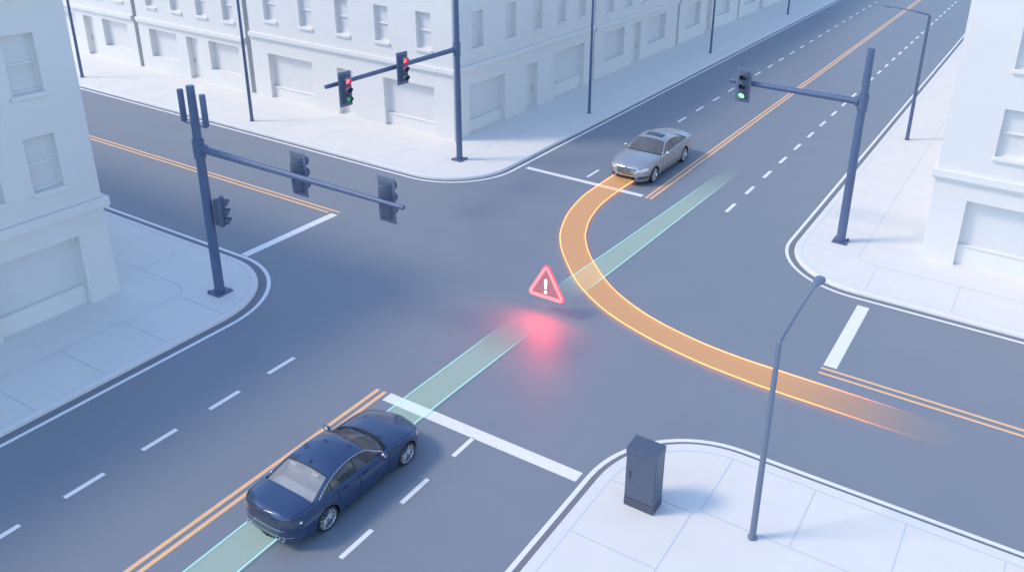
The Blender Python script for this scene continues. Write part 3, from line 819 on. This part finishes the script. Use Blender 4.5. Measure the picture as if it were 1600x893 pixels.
        w_.tube([c0-Vector((.17, 0, 0)), c0+Vector((.17, 0, 0))], .015, 6); w_.build('steering_wheel', M['black'], s.root)
    def wheels(s, spokes, twin):
        sx, sy, sz = s.S; r = .345*sz; proto = None
        for y in (s.yf, s.yr):
            for sg_ in (-1, 1):
                if proto is None:
                    t_ = MB(); wdt = .115
                    t_.lathe([(r*.74, -wdt), (r*.80, -wdt-.008), (r*.94, -wdt), (r*.985, -wdt*.75), (r, -wdt*.4), (r, wdt*.4), (r*.985, wdt*.75), (r*.94, wdt), (r*.82, wdt+.006), (r*.76, wdt)], 'x', 40)
                    o = t_.build('wheel', M['rubber'], s.root, fix=True)
                    q = MB(); q.lathe([(r*.755, wdt), (r*.79, wdt+.006), (r*.755, wdt-.010), (r*.71, wdt-.03), (r*.68, -wdt)], 'x', 40)
                    for i in range(spokes):
                        a = 2*pi*i/spokes
                        for da in ((-.09, .09) if twin else (0,)):
                            p0 = Vector((wdt-.035, r*.14*cos(a+da*1.5), r*.14*sin(a+da*1.5))); p1 = Vector((wdt-.014, r*.75*cos(a+da), r*.75*sin(a+da)))
                            q.tube([p0, p0.lerp(p1, .5)+Vector((.006, 0, 0)), p1], [.016, .010, .009], 6)
                    q.lathe([(.001, wdt-.012), (r*.10, wdt-.014), (r*.20, wdt-.03), (r*.2, wdt-.07)], 'x', 20)
                    q.build('rim', M['alloy'], o)
                    q = MB(); q.lathe([(.01, wdt-.085), (r*.5, wdt-.085), (r*.52, wdt-.1), (r*.66, wdt-.1), (r*.69, wdt-.13)], 'x', 30); q.build('brake_disc', M['black'], o)
                    proto = o
                else: o = copy_tree(proto, s.root)
                o.location = (sg_*(s.w(y)*.985*sx-.125), y*sy, r)
                o.rotation_euler = (0, 0, 0 if sg_ > 0 else pi)
    def mirrors(s, mat):
        sx, sy, sz = s.S
        for sg_ in (-1, 1):
            q = MB(); bm = bmesh.new(); bmesh.ops.create_icosphere(bm, subdivisions=3, radius=1)
            for v in bm.verts:
                v.co = Vector((v.co.x*.125, (v.co.y*.075 if v.co.y > 0 else v.co.y*.035), v.co.z*.082*(1-.15*v.co.x*sg_)))
            q.frombm(bm, 0, Matrix.Translation((sg_*(s.w(.62)*1.07)*sx, .60*sy, 1.015*sz)), True)
            q.tube([(sg_*s.w(.62)*.93*sx, .60*sy, .955*sz), (sg_*s.w(.62)*1.02*sx, .60*sy, .985*sz)], .032, 8)
            o = q.build('wing_mirror', mat, s.root)
            q = MB(); q.lathe([(.001, 0), (.95, .0), (1., .1)], 'y', 16); 
            for i, v in enumerate(q.v): q.v[i] = Vector((sg_*(s.w(.62)*1.07)*sx+v.x*.10, .60*sy-.038+v.y*.05, 1.015*sz+v.z*.062))
            q.build('mirror_glass', M['chrome'], o)
    def handles(s):
        for key, sg_, y in (('dl', -1, -.12), ('dr', 1, -.12), ('rl', -1, -.86), ('rr', 1, -.86)):
            h0, h1 = s.side(y, .86, sg_), s.side(y+.20, .86, sg_)
            if not (h0 and h1): continue
            q = MB(); n = h0[1]; q.tube([h0[0]+n*.004, h0[0].lerp(h1[0], .15)+n*.028, h0[0].lerp(h1[0], .85)+n*.028, h1[0]+n*.004], .013, 8)
            q.build('handle', s.k['handle'], s.doors[key])
            q = MB(); m = h0[0].lerp(h1[0], .5); s.line_on(q, [s.side(y+.01+.18*i/6, .855, sg_) for i in range(7)], .06, 0, .003); q.build('handle_recess', M['seam'], s.doors[key])

def paint(name, col, metal, rough=.28):
    m = pbr(name, col, rough, metal, 1.0)
    return m
sm = lambda a, b, x: (lambda t: t*t*(3-2*t))(min(1, max(0, (x-a)/(b-a))))
KEYS = dict(yf=1.63, yr=-1.42, nose=2.56, tail=-2.62, rake=.62, cowl=1.02, deck=-1.78, header=.22, rheader=-1.06, c0=-2.0, c1=1.12, g0=-1.56, g1=.70,
    hood=[(-2.62, 1.045), (-2.5, 1.08), (-2.2, 1.09), (-1.7, 1.09), (0, 1.05), (1.0, 1.035), (1.6, .985), (2.1, .91), (2.4, .83), (2.56, .74)],
    belt=[(-2.62, .965), (-2.3, 1.0), (-1.7, 1.01), (-.8, .985), (.3, .955), (1.0, .935), (1.6, .895), (2.1, .82), (2.4, .745), (2.56, .68)],
    roof=[(-2.0, .99), (-1.8, 1.075), (-1.45, 1.215), (-1.06, 1.365), (-.7, 1.44), (-.3, 1.462), (.0, 1.44), (.22, 1.395), (.6, 1.235), (1.0, 1.045), (1.12, .985)],
    rail=[(-2.0, .80), (-1.72, .97), (-1.45, 1.11), (-1.06, 1.275), (-.7, 1.355), (-.3, 1.385), (.0, 1.365), (.22, 1.315), (.5, 1.14), (.78, .955), (.95, .87), (1.12, .80)],
    handle=M['chrome'])

# ---- dark blue saloon, seen from behind
def blue_car(loc, rz, scale):
    root = empty('car', loc, rz); tag(root, 'dark blue saloon car waiting at the near stop line, seen from behind', 'car')
    k = dict(KEYS); pm = paint('blue_paint', (.036, .072, .165), .5, .24); k['handle'] = pm; k['rear_glass'] = glass('rear_glass', (.42, .44, .47), .62)  # rear glass kept paler: its reflection is put into the base colour
    s = Sedan(root, scale, pm, glass('blue_glass', (.12, .13, .15), .42), None, k)
    s.body(); s.cabin(); s.interior(); s.wheels(11, True); s.mirrors(pm); s.handles()
    E = lambda x, z: s.end(x, z, -1)
    for sg_ in (-1, 1):
        q = s.patch(([(sg_*.50, .93), (sg_*.70, .935), (sg_*.86, .94)], [(sg_*.50, .80), (sg_*.70, .765), (sg_*.86, .75)]), E, 12, 5, .007)
        sd_ = lambda y, z: s.side(y, z, sg_)
        s.patch(([(-2.42, .935), (-2.30, .935), (-2.17, .90)], [(-2.42, .755), (-2.30, .77), (-2.19, .86)]), sd_, 8, 4, .006, q)
        o = q.build('tail_light', M['tailglass'], root)
        q = MB(); s.line_on(q, [E(sg_*(.44+.44*i/16), .945) for i in range(17)], .018, 0, .010); q.build('light_strip', M['tailglass'], o)
        q = MB(); s.line_on(q, [s.side(-2.20-.2*i/6, .83-.0*i, sg_) for i in range(3)], .05, 0, .009); q.build('reflector', M['lampglass'], o)
        sdf = lambda y, z: s.side(y, z, sg_)
        q = s.patch(([(2.12, .76), (2.28, .735), (2.40, .69)], [(2.14, .70), (2.28, .655), (2.40, .60)]), sdf, 8, 4, .007)
        F_ = lambda x, z: s.end(x, z, 1)
        s.patch(([(sg_*.52, .70), (sg_*.70, .72), (sg_*.84, .735)], [(sg_*.52, .61), (sg_*.70, .61), (sg_*.84, .62)]), F_, 8, 4, .007, q)
        q.build('headlight', M['lampglass'], root)
        q = MB(); h = E(sg_*.55, .38); c0 = h[0] if h else Vector((sg_*.5, -2.5, .3))
        q.tube([c0+Vector((-.07, .02, -.02)), c0+Vector((-.07, -.035, -.02))], .03, 10, flat=.7); q.tube([c0+Vector((.03, .02, -.02)), c0+Vector((.03, -.035, -.02))], .03, 10, flat=.7)
        q.build('exhaust_tip', M['chrome'], root)
    q = s.patch(([(-.50, .93), (0, .93), (.50, .93)], [(-.47, .70), (0, .68), (.47, .70)]), E, 20, 6, .004); q.build('boot_panel', pbr('blue_recess_shade', (.035, .05, .11), .35, .3, .6), s.boot_o)  # flat patch; shade of the boot recess is painted as darker blue
    q = MB(); s.line_on(q, [E(-.62+1.24*i/30, .655) for i in range(31)], .022, 0, .010); q.build('bumper_trim', M['chrome'], root)
    q = MB(); s.line_on(q, [E(-.80+1.60*i/40, .465) for i in range(41)], .020, 0, .010); q.build('bumper_trim', M['chrome'], root)
    # wiper well at the foot of the windscreen
    q = MB(); s.line_on(q, [s.topp(-.80+1.6*i/30, 1.045-.17*abs((-.80+1.6*i/30)/.8)**2.2) for i in range(31)], .10, 0, .010); q.build('wiper_well', M['black'], root)
    for x0 in (-.42, .20):
        q = MB(); q.tube([s.topp(x0, 1.03)[0]+Vector((0, 0, .02)), s.topp(x0+.52, 1.0-.07*(x0+.52))[0]+Vector((0, 0, .035))], .011, 6); q.build('wiper', M['black'], root)
    q = MB(); sx, sy, sz = s.S
    zt = s.roofz(-.95)*sz; q.add([(0, -.83*sy, zt+.012), (.028, -1.0*sy, zt-.02), (-.028, -1.0*sy, zt-.02), (0, -1.0*sy, zt+.055)], [(0, 1, 3), (0, 3, 2), (1, 2, 3)], 0); q.build('antenna', pm, root)
    return s
# ---- silver saloon, seen from the front
def silver_car(loc, rz, scale):
    root = empty('car', loc, rz); tag(root, 'silver saloon car with a sunroof facing the camera behind the far stop line', 'car')
    k = dict(KEYS); pm = paint('silver_paint', (.44, .45, .46), .6, .28)
    k['rake'] = .50; k['hood'] = [(a, b+(.03 if a > 1.5 else 0)) for a, b in k['hood']]; k['belt'] = [(a, b+(.035 if a > 1.5 else 0)) for a, b in k['belt']]
    s = Sedan(root, scale, pm, glass('silver_glass', (.15, .16, .175), .72), None, k)
    s.body(); s.cabin(); s.interior(); s.wheels(10, True); s.mirrors(pm); s.handles()
    F_ = lambda x, z: s.end(x, z, 1)
    # grille with bright surround
    top = [(-.50, .735), (-.25, .755), (0, .76), (.25, .755), (.50, .735)]; bot = [(-.36, .46), (-.2, .445), (0, .44), (.2, .445), (.36, .46)]
    gm = pbr('grille_mesh', (.17, .165, .17), .4, .6)
    q = s.patch((top, bot), F_, 24, 8, .008); go = q.build('grille', gm, root)
    q = MB(); outline = [F_(*p) for p in catmull([Vector((x, z, 0)) for x, z in [(-.50, .735), (-.25, .755), (0, .76), (.25, .755), (.50, .735)]], 8) for p in [(p.x, p.y)]]
    s.line_on(q, outline, .045, 0, .014)
    for a, b in (((-.50, .735), (-.36, .46)), ((.50, .735), (.36, .46)), ((-.36, .46), (0, .44)), ((0, .44), (.36, .46))):
        s.line_on(q, [F_(a[0]+(b[0]-a[0])*i/10, a[1]+(b[1]-a[1])*i/10) for i in range(11)], .026, 0, .013)
    for z in (.52, .59, .66): s.line_on(q, [F_(x, z) for x in [-.40+.8*i/20 for i in range(21)]], .012, 0, .012)
    s.line_on(q, [F_(0, .46+.28*i/8) for i in range(9)], .02, 0, .014)
    q.build('surround', M['chrome'], go)
    for sg_ in (-1, 1):
        q = s.patch(([(sg_*.53, .70), (sg_*.66, .755), (sg_*.84, .79)], [(sg_*.51, .62), (sg_*.66, .60), (sg_*.84, .635)]), F_, 12, 5, .009)
        sd_ = lambda y, z: s.side(y, z, sg_)
        s.patch(([(2.31, .77), (2.22, .785), (2.10, .80)], [(2.31, .655), (2.22, .70), (2.12, .765)]), sd_, 8, 4, .009, q)
        o = q.build('headlight', M['lampglass'], root)
        q = MB(); s.line_on(q, [F_(sg_*x, z) for x, z in ((.53, .705), (.60, .735), (.66, .76), (.75, .78), (.84, .795))], .022, 0, .012); s.line_on(q, [F_(sg_*x, z) for x, z in ((.51, .615), (.58, .60), (.66, .592), (.75, .608), (.84, .63))], .022, 0, .012); q.build('lamp_surround', M['black'], o)
        q = MB(); s.line_on(q, [F_(sg_*(.54+.29*i/10), .635+.05*i/10) for i in range(11)], .02, 0, .014); s.line_on(q, [F_(sg_*(.64+.02*i/4), .66+.08*i/4) for i in range(5)], .016, 0, .014)
        q.build('lamp_insert', M['black'], o)
        q = s.patch(([(sg_*.54, .42), (sg_*.70, .43), (sg_*.87, .445)], [(sg_*.49, .31), (sg_*.70, .31), (sg_*.86, .325)]), F_, 12, 4, .008); o = q.build('side_intake', M['black'], root)
        q = MB(); s.line_on(q, [F_(sg_*(.53+.33*i/12), .355+.012*i/12) for i in range(13)], .016, 0, .014); q.build('intake_blade', M['chrome'], o)
        q = MB(); s.line_on(q, [s.side(-.95+1.95*i/24, .225, sg_) for i in range(25)], .028, 0, .010); q.build('sill_trim', M['chrome'], root)
        q = s.patch(([(-2.42, .935), (-2.30, .935), (-2.17, .90)], [(-2.42, .755), (-2.30, .77), (-2.19, .86)]), sd_, 8, 4, .006)
        s.patch(([(sg_*.50, .93), (sg_*.70, .935), (sg_*.86, .94)], [(sg_*.50, .80), (sg_*.70, .765), (sg_*.86, .75)]), lambda x, z: s.end(x, z, -1), 10, 4, .006, q)
        q.build('tail_light', M['tailglass'], root)
    q = s.patch(([(-.40, .41), (0, .405), (.40, .41)], [(-.47, .29), (0, .285), (.47, .29)]), F_, 20, 4, .008); q.build('lower_intake', M['black'], root)
    q = MB(); s.line_on(q, [F_(-.84+1.68*i/40, .262) for i in range(41)], .026, 0, .012); q.build('bumper_trim', M['chrome'], root)
    # sunroof
    pr = lambda x, y: (lambda h: (h[0], h[1] if h[1].z > 0 else -h[1]) if h[0] is not None else None)(s.cbvh.ray_cast(Vector((x*s.S.x, y*s.S.y, 4)), Vector((0, 0, -1))))
    q = s.patch(([(-.40, -.02), (0, .0), (.40, -.02)], [(-.40, -.44), (0, -.43), (.40, -.44)]), pr, 12, 8, .006); q.build('sunroof', glass('sunroof_glass', (.02, .03, .05), .95), s.roof_o)
    q = MB(); s.line_on(q, [s.topp(-.80+1.6*i/30, 1.045-.17*abs((-.80+1.6*i/30)/.8)**2.2) for i in range(31)], .07, 0, .010); q.build('wiper_well', M['black'], root)
    q = MB(); sx, sy, sz = s.S
    zt = s.roofz(-.95)*sz; q.add([(0, -.83*sy, zt+.012), (.028, -1.0*sy, zt-.02), (-.028, -1.0*sy, zt-.02), (0, -1.0*sy, zt+.055)], [(0, 1, 3), (0, 3, 2), (1, 2, 3)], 0); q.build('antenna', pm, root)
    return s
blue_car((-13.29, 11.97, 0), R_(-1), (.965, .88, .91))
silver_car((-16.68, 36.55, 0), R_(180), (1.13, 1.13, 1.13))
